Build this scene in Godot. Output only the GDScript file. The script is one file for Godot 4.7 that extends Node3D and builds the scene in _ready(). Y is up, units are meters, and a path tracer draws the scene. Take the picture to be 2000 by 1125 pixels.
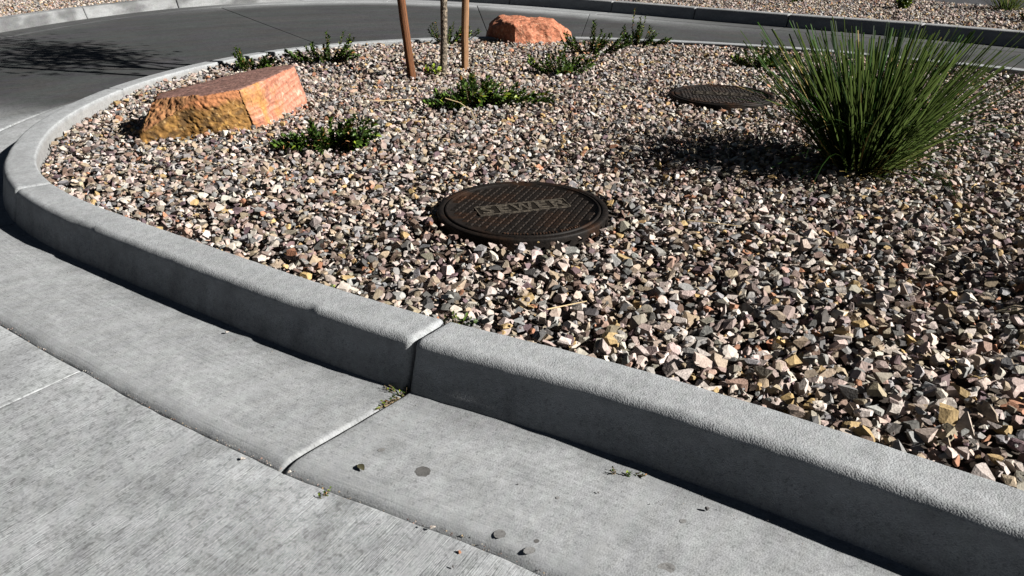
extends Node3D

const SUN_AZ := 17.0      # light travels towards -x, this many degrees away from the viewer
const SUN_EL := 31.0
const ROOT_UP := Vector3(0, 1, 0)
var rng := RandomNumberGenerator.new()
var M := {}
var T := {}
var counts := {}
var stone_meshes: Array = []
var leaf_mesh: ArrayMesh
var blade_meshes: Array = []
var ISL: Dictionary
var OUT: Dictionary
var island_poly := PackedVector2Array()
var nz := FastNoiseLite.new()
var nz2 := FastNoiseLite.new()
var palette: Array = []

# ---------------------------------------------------------------- naming
func numbered(n: String) -> String:
	if not counts.has(n):
		counts[n] = 0
		return n
	counts[n] += 1
	return "%s_%03d" % [n, counts[n]]

func put(o: Node3D, parent: Node, called: String) -> Node3D:
	o.name = numbered(called) if parent == self else called
	parent.add_child(o, true)
	return o

func tag(o: Node, label := "", category := "", group := "", kind := "") -> void:
	if label != "": o.set_meta("label", label)
	if category != "": o.set_meta("category", category)
	if group != "": o.set_meta("group", group)
	if kind != "": o.set_meta("kind", kind)

func base(called: String, at := Vector3.ZERO, turn := 0.0) -> Node3D:
	var o := Node3D.new()
	put(o, self, called)
	o.position = at
	o.rotation.y = turn
	return o

func part(called: String, mesh: Mesh, mat: Material, parent: Node) -> MeshInstance3D:
	var o := MeshInstance3D.new()
	o.mesh = mesh
	o.material_override = mat
	put(o, parent, called)
	return o

# ---------------------------------------------------------------- textures
func noise_img(w: int, h: int, freq: float, seed_: int, octaves := 3, type := FastNoiseLite.TYPE_SIMPLEX_SMOOTH) -> Image:
	var n := FastNoiseLite.new()
	n.seed = seed_
	n.noise_type = type
	n.frequency = freq
	n.fractal_octaves = octaves
	if octaves == 1:
		n.fractal_type = FastNoiseLite.FRACTAL_NONE
	var im := n.get_seamless_image(w, h, false, false, 0.15, true)
	im.convert(Image.FORMAT_L8)
	return im

func streak_img(size: int, along: int, freq: float, seed_: int, vertical: bool) -> Image:
	var im: Image
	if vertical:
		im = noise_img(size, along, freq, seed_, 2)
	else:
		im = noise_img(along, size, freq, seed_, 2)
	im.resize(size, size, Image.INTERPOLATE_CUBIC)
	return im

func mix_img(imgs: Array, weights: Array, gain := 1.0, bias := 0.0) -> Image:
	var size: Vector2i = imgs[0].get_size()
	var total := size.x * size.y
	var acc := PackedFloat32Array()
	acc.resize(total)
	for k in imgs.size():
		var d: PackedByteArray = imgs[k].get_data()
		var w: float = weights[k] / 255.0
		for i in total:
			acc[i] += d[i] * w
	var mean := 0.0
	for i in range(0, total, 37): mean += acc[i]
	mean /= ceil(total / 37.0)
	var out := PackedByteArray()
	out.resize(total)
	for i in total:
		out[i] = int(clampf((acc[i] - mean) * gain + 0.5 + bias, 0.0, 1.0) * 255.0)
	return Image.create_from_data(size.x, size.y, false, Image.FORMAT_L8, out)

func specks(im: Image, lo: float, hi: float) -> Image:
	# keeps only the lowest values of a noise, as dark marks on white
	var d := im.get_data()
	for i in d.size(): d[i] = int(smoothstep(lo, hi, d[i] / 255.0) * 255.0)
	return Image.create_from_data(im.get_width(), im.get_height(), false, Image.FORMAT_L8, d)

func ranged(im: Image, lo: float, hi: float) -> ImageTexture:
	# grey image squeezed into lo..hi, for tinting an albedo colour
	var d := im.get_data()
	var lut := PackedByteArray()
	lut.resize(256)
	for i in 256: lut[i] = int(clampf(lo + (hi - lo) * i / 255.0, 0, 1) * 255.0)
	for i in d.size(): d[i] = lut[d[i]]
	return ImageTexture.create_from_image(Image.create_from_data(im.get_width(), im.get_height(), false, Image.FORMAT_L8, d))

func mat(albedo: Color, rough := 0.9, tex: Texture2D = null, height: Texture2D = null, hscale := 0.1, uvscale := Vector3.ONE, tri := false, vcol := false) -> StandardMaterial3D:
	var m := StandardMaterial3D.new()
	m.albedo_color = albedo.linear_to_srgb()
	m.roughness = rough
	m.metallic_specular = 0.3
	if tex: m.albedo_texture = tex
	if height:
		m.heightmap_enabled = true
		m.heightmap_texture = height
		m.heightmap_scale = hscale
	m.uv1_scale = uvscale
	if tri:
		m.uv1_triplanar = true
		m.uv1_world_triplanar = true
	m.vertex_color_use_as_albedo = vcol
	return m

func make_materials() -> void:
	var fine := noise_img(1024, 1024, 0.11, 11, 3)
	var mid := noise_img(1024, 1024, 0.02, 12, 4)
	var big := noise_img(1024, 1024, 0.006, 13, 3)
	var pits := noise_img(1024, 1024, 0.05, 14, 2, FastNoiseLite.TYPE_CELLULAR)
	var across := streak_img(1024, 48, 0.22, 15, true)
	var along := streak_img(1024, 12, 0.07, 16, false)
	var pock := specks(noise_img(1024, 1024, 0.045, 17, 2), 0.20, 0.30)
	var dash_src := noise_img(512, 1024, 0.05, 18, 2)
	dash_src.resize(1024, 1024, Image.INTERPOLATE_CUBIC)
	var dash := specks(dash_src, 0.22, 0.36)
	var con := mix_img([fine, mid, big, pits, pock], [0.7, 0.5, 0.35, 0.3, 0.5], 1.0, 0.1)
	var con_h := mix_img([fine, mid, pits], [1.0, 0.25, 0.5], 1.2)
	var broom := mix_img([across, fine, mid, big, dash, pock], [0.5, 0.55, 0.5, 0.35, 0.32, 0.35], 1.1, 0.12)
	var broom_h := mix_img([across, fine], [1.0, 0.35], 1.2)
	var gut := mix_img([along, fine, mid, big, pock, dash], [0.28, 0.5, 0.5, 0.4, 0.4, 0.15], 1.0, 0.1)
	var gut_h := mix_img([along, fine], [0.5, 0.7], 1.2)
	M.kerb = mat(Color(1, 1, 1), 0.92, ranged(con, 0.78, 1.0), ranged(con_h, 0, 1), 0.09, Vector3(1.7, 1.7, 1.7), false, true)
	M.gutter = mat(Color(1, 1, 1), 0.92, ranged(gut, 0.74, 1.0), ranged(gut_h, 0, 1), 0.07, Vector3(1.55, 1.55, 1), false, true)
	M.road = mat(Color(1, 1, 1), 0.92, ranged(broom, 0.71, 1.0), ranged(broom_h, 0, 1), 0.08, Vector3(1.4, 0.9, 1), false, true)
	M.stain = mat(Color(0.075, 0.074, 0.072), 0.85, ranged(con, 0.8, 1.0), null, 0.1, Vector3(1.5, 1.5, 1.5), true)
	M.stain_pale = mat(Color(0.14, 0.14, 0.138), 0.9, ranged(con, 0.7, 1.0), null, 0.1, Vector3(1.5, 1.5, 1.5), true)
	M.crack = mat(Color(0.03, 0.03, 0.03), 0.95)
	M.soil = mat(Color(0.05, 0.04, 0.033), 0.95, ranged(con, 0.5, 1.0), null, 0.1, Vector3(2, 2, 2), true)
	M.lot = mat(Color(0.035, 0.036, 0.04), 0.9, ranged(con, 0.7, 1.0), ranged(con_h, 0, 1), 0.3, Vector3(1, 1, 1), true)
	# stones
	var sp := noise_img(512, 512, 0.035, 21, 5)
	var sp2 := noise_img(512, 512, 0.012, 22, 3)
	var sc := noise_img(512, 512, 0.03, 23, 3, FastNoiseLite.TYPE_CELLULAR)
	var stone_t := mix_img([sp, sp2, sc], [0.8, 0.7, 0.35], 1.25)
	T.stone = ranged(stone_t, 0.70, 1.0)
	T.stone_h = ranged(mix_img([sp, sc], [0.8, 0.5], 1.2), 0, 1)
	M.stone = mat(Color(1, 1, 1), 0.8, T.stone, T.stone_h, 0.10, Vector3(7, 7, 7), true, true)
	M.rock = mat(Color(1, 1, 1), 0.85, ranged(stone_t, 0.62, 1.0), T.stone_h, 0.25, Vector3(2.6, 2.6, 2.6), true, true)
	# iron
	M.iron = mat(Color(0.070, 0.054, 0.042), 0.62, ranged(stone_t, 0.45, 1.0), T.stone_h, 0.06, Vector3(6, 6, 6), true, true)
	M.iron.metallic_specular = 0.22
	M.plate = mat(Color(0.011, 0.009, 0.007), 0.75, T.stone)
	M.plate.metallic_specular = 0.15
	M.rust = mat(Color(0.055, 0.026, 0.013), 0.8, ranged(stone_t, 0.3, 1.0), T.stone_h, 0.1, Vector3(9, 9, 9), true)
	M.iron_lit = mat(Color(0.085, 0.072, 0.055), 0.6, ranged(stone_t, 0.35, 1.0), T.stone_h, 0.08, Vector3(9, 9, 9), true)  # letters and border lightened whole, standing for their lit edges
	# wood: grain runs along v
	var grain := streak_img(512, 10, 0.09, 31, true)
	var grain2 := streak_img(512, 24, 0.03, 32, true)
	var g := mix_img([grain, grain2, sp], [0.7, 0.6, 0.25], 1.3)
	M.stake_red = mat(Color(0.165, 0.068, 0.028), 0.8, ranged(g, 0.45, 1.0), ranged(g, 0, 1), 0.12, Vector3(1, 1.2, 1))
	M.stake_tan = mat(Color(0.30, 0.165, 0.085), 0.8, ranged(g, 0.5, 1.0), ranged(g, 0, 1), 0.12, Vector3(1, 1.2, 1))
	var bk := mix_img([streak_img(512, 90, 0.03, 33, false), sp, sc], [0.6, 0.8, 0.5], 1.4)
	M.bark = mat(Color(0.2, 0.165, 0.125), 0.9, ranged(bk, 0.4, 1.0), ranged(bk, 0, 1), 0.35, Vector3(1, 2.2, 1))
	M.weed_stem = mat(Color(0.05, 0.06, 0.02), 0.9)
	M.twig = mat(Color(0.10, 0.075, 0.045), 0.9)
	M.straw = mat(Color(0.36, 0.28, 0.16), 0.8)
	# leaves
	M.leaf = mat(Color(1, 1, 1), 0.42, null, null, 0, Vector3.ONE, false, true)
	M.leaf.metallic_specular = 0.28
	M.leaf.backlight_enabled = true
	M.leaf.backlight = Color(0.35, 0.4, 0.2)
	M.blades = []
	for c in [Color(0.003, 0.009, 0.0018), Color(0.005, 0.015, 0.0024), Color(0.014, 0.038, 0.0045), Color(0.004, 0.009, 0.003), Color(0.11, 0.08, 0.028)]:
		var b := mat(c, 0.5)
		b.metallic_specular = 0.14
		b.backlight_enabled = true
		b.backlight = Color(0.25, 0.3, 0.15)
		M.blades.append(b)
	palette = [
		[Color(0.42, 0.38, 0.34), 20], [Color(0.37, 0.30, 0.27), 22], [Color(0.28, 0.225, 0.165), 17],
		[Color(0.22, 0.165, 0.145), 9], [Color(0.19, 0.185, 0.185), 11], [Color(0.078, 0.075, 0.074), 8],
		[Color(0.36, 0.25, 0.12), 4], [Color(0.30, 0.15, 0.09), 3], [Color(0.125, 0.085, 0.068), 9],
		[Color(0.20, 0.18, 0.145), 6], [Color(0.12, 0.082, 0.088), 6], [Color(0.30, 0.205, 0.165), 5], [Color(0.25, 0.245, 0.24), 8],
	]

func stone_color() -> Color:
	var tot := 0.0
	for p in palette: tot += p[1]
	var r := rng.randf() * tot
	for p in palette:
		r -= p[1]
		if r <= 0:
			var c: Color = p[0]
			var k := rng.randf_range(0.75, 1.15)
			return Color(c.r * k * rng.randf_range(0.95, 1.05), c.g * k, c.b * k * rng.randf_range(0.93, 1.05))
	return palette[0][0]

# ---------------------------------------------------------------- mesh tools
func grid_mesh(pos: PackedVector3Array, uv: PackedVector2Array, col: PackedColorArray, rows: int, cols: int, flip := false, st: SurfaceTool = null) -> SurfaceTool:
	if st == null:
		st = SurfaceTool.new()
		st.begin(Mesh.PRIMITIVE_TRIANGLES)
	for r in rows - 1:
		for c in cols - 1:
			var a := r * cols + c
			var ids := [a, a + 1, a + cols, a + 1, a + cols + 1, a + cols]
			if flip: ids = [a, a + cols, a + 1, a + 1, a + cols, a + cols + 1]
			for i in ids:
				if uv.size(): st.set_uv(uv[i])
				if col.size(): st.set_color(col[i])
				st.add_vertex(pos[i])
	return st

func done(st: SurfaceTool, smooth := true) -> ArrayMesh:
	st.generate_normals()
	st.index()
	return st.commit()

func tube(points: Array, radii: Array, sides := 8, st: SurfaceTool = null, caps := true) -> SurfaceTool:
	if st == null:
		st = SurfaceTool.new()
		st.begin(Mesh.PRIMITIVE_TRIANGLES)
	var rings := []
	var run := 0.0
	for i in points.size():
		var p: Vector3 = points[i]
		var d: Vector3 = (points[min(i + 1, points.size() - 1)] - points[max(i - 1, 0)]).normalized()
		var x := d.cross(Vector3(0.31, 0.05, 0.95)).normalized()
		var y := d.cross(x).normalized()
		if i > 0: run += p.distance_to(points[i - 1])
		var ring := []
		for k in sides + 1:
			var a := TAU * (k % sides) / sides
			ring.append([p + (x * cos(a) + y * sin(a)) * radii[i], Vector2(float(k) / sides, run)])
		rings.append(ring)
	for i in rings.size() - 1:
		for k in sides:
			var q := [rings[i][k], rings[i + 1][k], rings[i][k + 1], rings[i][k + 1], rings[i + 1][k], rings[i + 1][k + 1]]
			for v in q:
				st.set_uv(v[1])
				st.add_vertex(v[0])
	if caps:
		st.set_smooth_group(2)
		for e in [0, rings.size() - 1]:
			for k in sides:
				var tri := [points[e], rings[e][k + 1][0], rings[e][k][0]]
				if e == 0: tri = [points[e], rings[e][k][0], rings[e][k + 1][0]]
				for v in tri:
					st.set_uv(Vector2.ZERO)
					st.add_vertex(v)
		st.set_smooth_group(0)
	return st

func clip_poly(faces: Array, n: Vector3, d: float) -> Array:
	var out := []
	var cut := []
	for f in faces:
		var g := []
		for i in f.size():
			var a: Vector3 = f[i]
			var b: Vector3 = f[(i + 1) % f.size()]
			var da := n.dot(a) - d
			var db := n.dot(b) - d
			if da <= 0: g.append(a)
			if (da < 0 and db > 0) or (da > 0 and db < 0):
				var p := a.lerp(b, da / (da - db))
				g.append(p)
				cut.append(p)
		if g.size() >= 3: out.append(g)
	if cut.size() >= 3:
		var c := Vector3.ZERO
		for p in cut: c += p
		c /= cut.size()
		var x := n.cross(Vector3(0.37, 0.8, -0.21)).normalized()
		var y := n.cross(x)
		cut.sort_custom(func(p, q): return atan2((p - c).dot(y), (p - c).dot(x)) < atan2((q - c).dot(y), (q - c).dot(x)))
		var g2 := []
		for p in cut:
			if g2.is_empty() or p.distance_to(g2[-1]) > 1e-4: g2.append(p)
		if g2.size() >= 3: out.append(g2)
	return out

func make_stone(cuts: int, lo: float, hi: float, bevels: int) -> ArrayMesh:
	var faces := []
	for ax in 3:
		for s in [-1.0, 1.0]:
			var n := Vector3.ZERO; n[ax] = s
			var u := Vector3.ZERO; u[(ax + 1) % 3] = 1.0
			var v := Vector3.ZERO; v[(ax + 2) % 3] = 1.0
			faces.append([n - u - v, n + u - v, n + u + v, n - u + v])
	var ns := []
	for i in cuts:
		var n := Vector3(rng.randfn(), rng.randfn(), rng.randfn()).normalized()
		ns.append(n)
		faces = clip_poly(faces, n, rng.randf_range(lo, hi))
	for i in bevels:                                # worn corners
		var far := Vector3.ZERO
		for f in faces:
			for p in f:
				if p.length() > far.length(): far = p
		var n := (far.normalized() + Vector3(rng.randfn(), rng.randfn(), rng.randfn()) * 0.18).normalized()
		faces = clip_poly(faces, n, n.dot(far) * rng.randf_range(0.84, 0.93))
	var lo_v := Vector3.ONE * 9; var hi_v := -lo_v
	for f in faces:
		for p in f:
			lo_v = lo_v.min(p); hi_v = hi_v.max(p)
	var mid := (lo_v + hi_v) / 2
	var sc := 1.0 / (hi_v - lo_v).length() * 1.7
	var st := SurfaceTool.new()
	st.begin(Mesh.PRIMITIVE_TRIANGLES)
	st.set_smooth_group(-1)
	for f in faces:
		var c := Vector3.ZERO
		for p in f: c += p
		c /= f.size()
		var nn: Vector3 = (f[1] - f[0]).cross(f[2] - f[0])
		var rev: bool = nn.dot(c - mid) > 0
		for i in range(1, f.size() - 1):
			var tri := [f[0], f[i], f[i + 1]]
			if rev: tri = [f[0], f[i + 1], f[i]]
			for p in tri: st.add_vertex((p - mid) * sc)
	st.generate_normals()
	return st.commit()

# ---------------------------------------------------------------- curves
func make_curve(pts: Array, closed: bool, step: float, smooth_m: float, toward: Vector2) -> Dictionary:
	var c := Curve3D.new()
	c.bake_interval = 0.01
	var n := pts.size()
	var seq := range(n + 1) if closed else range(n)
	for i in seq:
		var a: Vector2 = pts[(i - 1 + n) % n] if closed else pts[max(i - 1, 0)]
		var b: Vector2 = pts[(i + 1) % n] if closed else pts[min(i + 1, n - 1)]
		var p: Vector2 = pts[i % n]
		var prev := p.distance_to(a); var next := p.distance_to(b)
		var tn := (b - a).normalized()
		c.add_point(Vector3(p.x, 0, p.y), Vector3(-tn.x, 0, -tn.y) * prev / 3.0, Vector3(tn.x, 0, tn.y) * next / 3.0)
	var ln := c.get_baked_length()
	var cnt := int(ln / step)
	var q: Array = []
	for i in cnt:
		var v := c.sample_baked(ln * i / (cnt if closed else cnt - 1))
		q.append(Vector2(v.x, v.z))
	for it in int(pow(smooth_m / step, 2.0)):
		var r := q.duplicate()
		for i in cnt:
			if closed or (i > 0 and i < cnt - 1):
				r[i] = q[i] * 0.5 + (q[(i - 1 + cnt) % cnt] + q[(i + 1) % cnt]) * 0.25
		q = r
	var nn: Array = []
	for i in cnt:
		var a: Vector2 = q[(i - 1 + cnt) % cnt] if closed else q[max(i - 1, 0)]
		var b: Vector2 = q[(i + 1) % cnt] if closed else q[min(i + 1, cnt - 1)]
		var t := (b - a).normalized()
		nn.append(Vector2(-t.y, t.x))
	var sgn := 1.0 if (nn[0] as Vector2).dot(toward - q[0]) > 0 else -1.0
	for i in cnt: nn[i] *= sgn
	var len_ := 0.0
	for i in range(1, cnt): len_ += q[i].distance_to(q[i - 1])
	if closed: len_ += q[0].distance_to(q[cnt - 1])
	return {"p": q, "n": nn, "len": len_, "closed": closed, "cnt": cnt, "sgn": sgn}

func wide_normals(cv: Dictionary, window: int) -> Array:
	var out := []
	var cnt: int = cv.cnt
	for i in cnt:
		var acc := Vector2.ZERO
		for k in range(-window, window + 1, 3):
			acc += cv.n[(i + k + cnt) % cnt]
		out.append(acc.normalized())
	return out

func along_curve(cv: Dictionary, s: float, normals: Array = []) -> Array:
	var nn: Array = cv.n if normals.is_empty() else normals
	var cnt: int = cv.cnt
	var f: float = s / cv.len * (cnt if cv.closed else cnt - 1)
	if cv.closed: f = fposmod(f, cnt)
	else: f = clampf(f, 0, cnt - 1.001)
	var i := int(f)
	var j: int = (i + 1) % cnt
	var p: Vector2 = (cv.p[i] as Vector2).lerp(cv.p[j], f - i)
	return [p, ((nn[i] as Vector2).lerp(nn[j], f - i)).normalized()]

func s_of(cv: Dictionary, pt: Vector2) -> float:
	var best := 0; var bd := 1e9
	for i in cv.cnt:
		var d: float = (cv.p[i] as Vector2).distance_squared_to(pt)
		if d < bd: bd = d; best = i
	return cv.len * best / (cv.cnt if cv.closed else cv.cnt - 1)

func arc(c: Vector2, r: float, a0: float, a1: float, n: int) -> Array:
	var o := []
	for i in n + 1:
		var a := deg_to_rad(lerpf(a0, a1, float(i) / n))
		o.append(c + Vector2(cos(a), sin(a)) * r)
	return o

# a strip swept along a curve from s0 to s1; its two ends are tooled round as a joint is
func strip(cv: Dictionary, s0: float, s1: float, prof: Array, ds: float, radius: float, shade: Callable, shift: Callable, normals: Array = [], cap := true, skew := 0.0) -> ArrayMesh:
	var ss: Array = []
	var ins: Array = []
	if radius > 0:
		for k in 6:
			var a := PI / 2 * k / 5.0
			ss.append(s0 + radius * (1 - cos(a)) ); ins.append(radius * (1 - sin(a)))
	var n := int(ceil((s1 - s0 - 2 * radius) / ds))
	for i in range(1 if radius > 0 else 0, n + (0 if radius > 0 else 1)):
		ss.append(s0 + radius + (s1 - s0 - 2 * radius) * i / n); ins.append(0.0)
	if radius > 0:
		for k in 6:
			var a := PI / 2 * (5 - k) / 5.0
			ss.append(s1 - radius * (1 - cos(a))); ins.append(radius * (1 - sin(a)))
	var pn: Array = []
	for i in prof.size():
		var t: Vector2 = (prof[min(i + 1, prof.size() - 1)] - prof[max(i - 1, 0)]).normalized()
		pn.append(Vector2(-t.y, t.x))
	var pos := PackedVector3Array(); var uv := PackedVector2Array(); var col := PackedColorArray()
	for r in ss.size():
		var s: float = ss[r]
		var q := along_curve(cv, s, normals)
		var run := 0.0
		for c in prof.size():
			if skew != 0.0: q = along_curve(cv, s + skew * prof[c].x, normals)
			if c > 0: run += (prof[c] as Vector2).distance_to(prof[c - 1])
			var v: Vector2 = prof[c] - pn[c] * ins[r]
			v += shift.call(s, run, v)
			var w: Vector2 = q[0] + q[1] * v.x
			pos.append(Vector3(w.x, v.y, w.y))
			uv.append(Vector2(s, run))
			col.append(shade.call(s, run, v, w))
	var st := grid_mesh(pos, uv, col, ss.size(), prof.size(), cv.sgn < 0)
	if cap:
		st.set_smooth_group(3)
		for e in [0, ss.size() - 1]:
			var o: int = e * prof.size()
			for c in range(1, prof.size() - 1):
				for i in [o, o + c, o + c + 1]:
					st.set_uv(uv[i]); st.set_color(col[i]); st.add_vertex(pos[i])
	return done(st)

# ---------------------------------------------------------------- the kerbs
func kerb_profile() -> Array:
	var p := [Vector2(0.006, -0.03), Vector2(0.003, 0.06), Vector2(0.001, 0.12)]
	p += arc(Vector2(0.009, 0.141), 0.009, 180, 90, 4)
	p += [Vector2(0.035, 0.1502), Vector2(0.065, 0.1495), Vector2(0.085, 0.1489), Vector2(0.1, 0.1487)]
	p += arc(Vector2(0.108, 0.1205), 0.028, 88, 8, 9)
	p += [Vector2(0.140, 0.10), Vector2(0.146, 0.08), Vector2(0.153, 0.055), Vector2(0.160, 0.03), Vector2(0.166, 0.012), Vector2(0.169, -0.04)]
	return p

func gutter_profile() -> Array:
	var p := [Vector2(0.160, 0.004), Vector2(0.172, 0.0015), Vector2(0.185, 0.0)]
	for i in range(1, 9): p.append(Vector2(0.185 + 0.30 * i / 8.0, 0.0 + 0.006 * i / 8.0))
	p += [Vector2(0.505, 0.0061), Vector2(0.52, 0.0052), Vector2(0.534, 0.0022), Vector2(0.546, -0.003), Vector2(0.555, -0.0095), Vector2(0.561, -0.018), Vector2(0.5645, -0.05)]
	return p

func grey(v: float, warm := 0.0) -> Color:
	return Color(v * (0.955 + warm), v, v * (1.03 - warm))

func kerb_shade(s: float, run: float, v: Vector2, w: Vector2) -> Color:
	var k := 0.226 + 0.032 * nz.get_noise_2d(s * 2.2, run * 6.0) + 0.02 * nz2.get_noise_2d(s * 9.0, run * 30.0)
	var soil := 0.0
	if v.y < 0.125 and v.x < 0.08: soil = 0.35        # dusty inner face
	k *= 1.0 - 0.16 * smoothstep(0.25, 0.6, nz2.get_noise_2d(s * 5.0 + 70.0, run * 18.0)) * smoothstep(-0.2, 0.3, nz.get_noise_2d(s * 1.3, 5.0))
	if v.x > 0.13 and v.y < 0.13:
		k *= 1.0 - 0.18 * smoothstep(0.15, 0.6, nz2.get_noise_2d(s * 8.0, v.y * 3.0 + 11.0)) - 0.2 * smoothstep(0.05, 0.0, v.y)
	if v.x > 0.15: k *= 0.92 + 0.10 * nz2.get_noise_2d(s * 3.0, run * 9.0)
	return grey(k * (1.0 - soil * 0.3), soil * 0.12)

func outer_shade(s: float, run: float, v: Vector2, w: Vector2) -> Color:
	var k := 0.19 + 0.045 * nz.get_noise_2d(s * 1.4, run * 6.0) + 0.03 * nz2.get_noise_2d(s * 5.0, run * 20.0)
	if w.x < -3.5: k *= 0.85 - 0.4 * smoothstep(0.1, 0.5, nz.get_noise_2d(s * 1.1 + 40.0, run * 2.0))
	return grey(k, 0.012)

var scallops: Array = []
func kerb_shift(s: float, run: float, v: Vector2) -> Vector2:
	var o := Vector2(0.0010 * nz2.get_noise_2d(s * 5.0, 3.0), 0.0010 * nz2.get_noise_2d(s * 14.0, run * 20.0))
	if v.x > 0.07 and v.y > 0.0:
		o.x += 0.0015 * nz2.get_noise_2d(s * 5.0, 20.0) * smoothstep(0.07, 0.13, v.x)
		for sc in scallops:
			# a shallow hollow under the arris, ending in a round lip
			var d: float = (s - sc[0]) * sc[2]
			if d > 0 and d < sc[1]:
				var fall := smoothstep(0.0, 0.03, d) * (1.0 - smoothstep(0.05, sc[1], d))
				var rowf := smoothstep(0.055, 0.085, v.y) * smoothstep(0.08, 0.125, v.x)
				o.x -= 0.007 * fall * rowf
				o.y -= 0.0015 * fall * rowf * smoothstep(0.11, 0.14, v.y)
	return o

func no_shift(_s: float, _run: float, _v: Vector2) -> Vector2:
	return Vector2.ZERO

func gutter_shade(s: float, run: float, v: Vector2, w: Vector2) -> Color:
	var k := 0.222 + 0.03 * nz.get_noise_2d(s * 1.6, run * 5.0) + 0.022 * nz2.get_noise_2d(s * 4.0, run * 26.0)
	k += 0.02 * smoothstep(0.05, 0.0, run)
	k *= 1.0 - 0.15 * smoothstep(0.525, 0.56, v.x)  # lip darkened: shade of its rounded edge put into the colour
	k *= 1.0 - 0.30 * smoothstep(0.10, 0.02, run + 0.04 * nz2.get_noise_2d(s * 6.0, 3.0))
	k *= 1.0 - 0.12 * maxf(0.0, nz2.get_noise_2d(s * 7.0 + 9.0, run * 12.0))
	return grey(k, 0.004)

func gutter_shift(s: float, run: float, v: Vector2) -> Vector2:
	var e := smoothstep(0.45, 0.55, v.x)
	return Vector2(e * (0.0055 * nz2.get_noise_2d(s * 1.8, 50.0) + 0.002 * nz2.get_noise_2d(s * 9.0, 60.0)), 0.0012 * nz2.get_noise_2d(s * 8.0, run * 14.0))

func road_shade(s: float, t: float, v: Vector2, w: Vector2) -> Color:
	# pale near slab, darker lane round the far side, dusty edge by the outer gutter
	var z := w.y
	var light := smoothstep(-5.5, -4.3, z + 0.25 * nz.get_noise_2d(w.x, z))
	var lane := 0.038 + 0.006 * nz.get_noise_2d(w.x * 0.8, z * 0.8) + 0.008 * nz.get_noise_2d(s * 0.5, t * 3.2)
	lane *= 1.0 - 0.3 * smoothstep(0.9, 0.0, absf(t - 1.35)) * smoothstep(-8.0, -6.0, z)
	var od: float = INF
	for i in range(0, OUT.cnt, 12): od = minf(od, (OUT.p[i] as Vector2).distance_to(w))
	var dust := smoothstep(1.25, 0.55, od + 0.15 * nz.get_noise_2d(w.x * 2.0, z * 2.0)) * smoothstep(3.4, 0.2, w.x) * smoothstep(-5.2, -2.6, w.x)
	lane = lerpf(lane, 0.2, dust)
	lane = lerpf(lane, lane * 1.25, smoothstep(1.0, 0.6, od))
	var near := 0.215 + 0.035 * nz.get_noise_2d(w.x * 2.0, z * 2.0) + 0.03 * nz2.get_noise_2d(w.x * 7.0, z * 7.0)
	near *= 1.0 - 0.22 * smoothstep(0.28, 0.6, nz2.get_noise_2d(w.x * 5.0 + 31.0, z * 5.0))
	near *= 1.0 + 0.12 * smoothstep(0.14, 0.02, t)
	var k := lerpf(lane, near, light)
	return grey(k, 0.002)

func blot(at: Vector3, r: float, seed_: int, stretch := 1.0, turn := 0.0) -> ArrayMesh:
	var st := SurfaceTool.new()
	st.begin(Mesh.PRIMITIVE_TRIANGLES)
	var rim := []
	for k in 28:
		var a := TAU * k / 28
		var rr := r * (1.0 + 0.14 * nz2.get_noise_2d(cos(a) * 3.0 + seed_ * 7.0, sin(a) * 3.0))
		rim.append(Vector3(cos(a) * rr * stretch, 0, sin(a) * rr).rotated(ROOT_UP, turn) + at)
	for k in 28:
		for p in [at, rim[k], rim[(k + 1) % 28]]:
			st.set_normal(ROOT_UP); st.add_vertex(p)
	return st.commit()

func gutter_y(p: Vector3) -> float:
	var w := Vector2(p.x, p.z)
	var sp := s_of(ISL, w)
	var t := (along_curve(ISL, sp)[0] as Vector2).distance_to(w)
	var v := Vector2(t, 0)
	return 0.006 * clampf((t - 0.185) / 0.3, 0, 1) + gutter_shift(sp - 0.17 * t, t - 0.16, v).y

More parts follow.
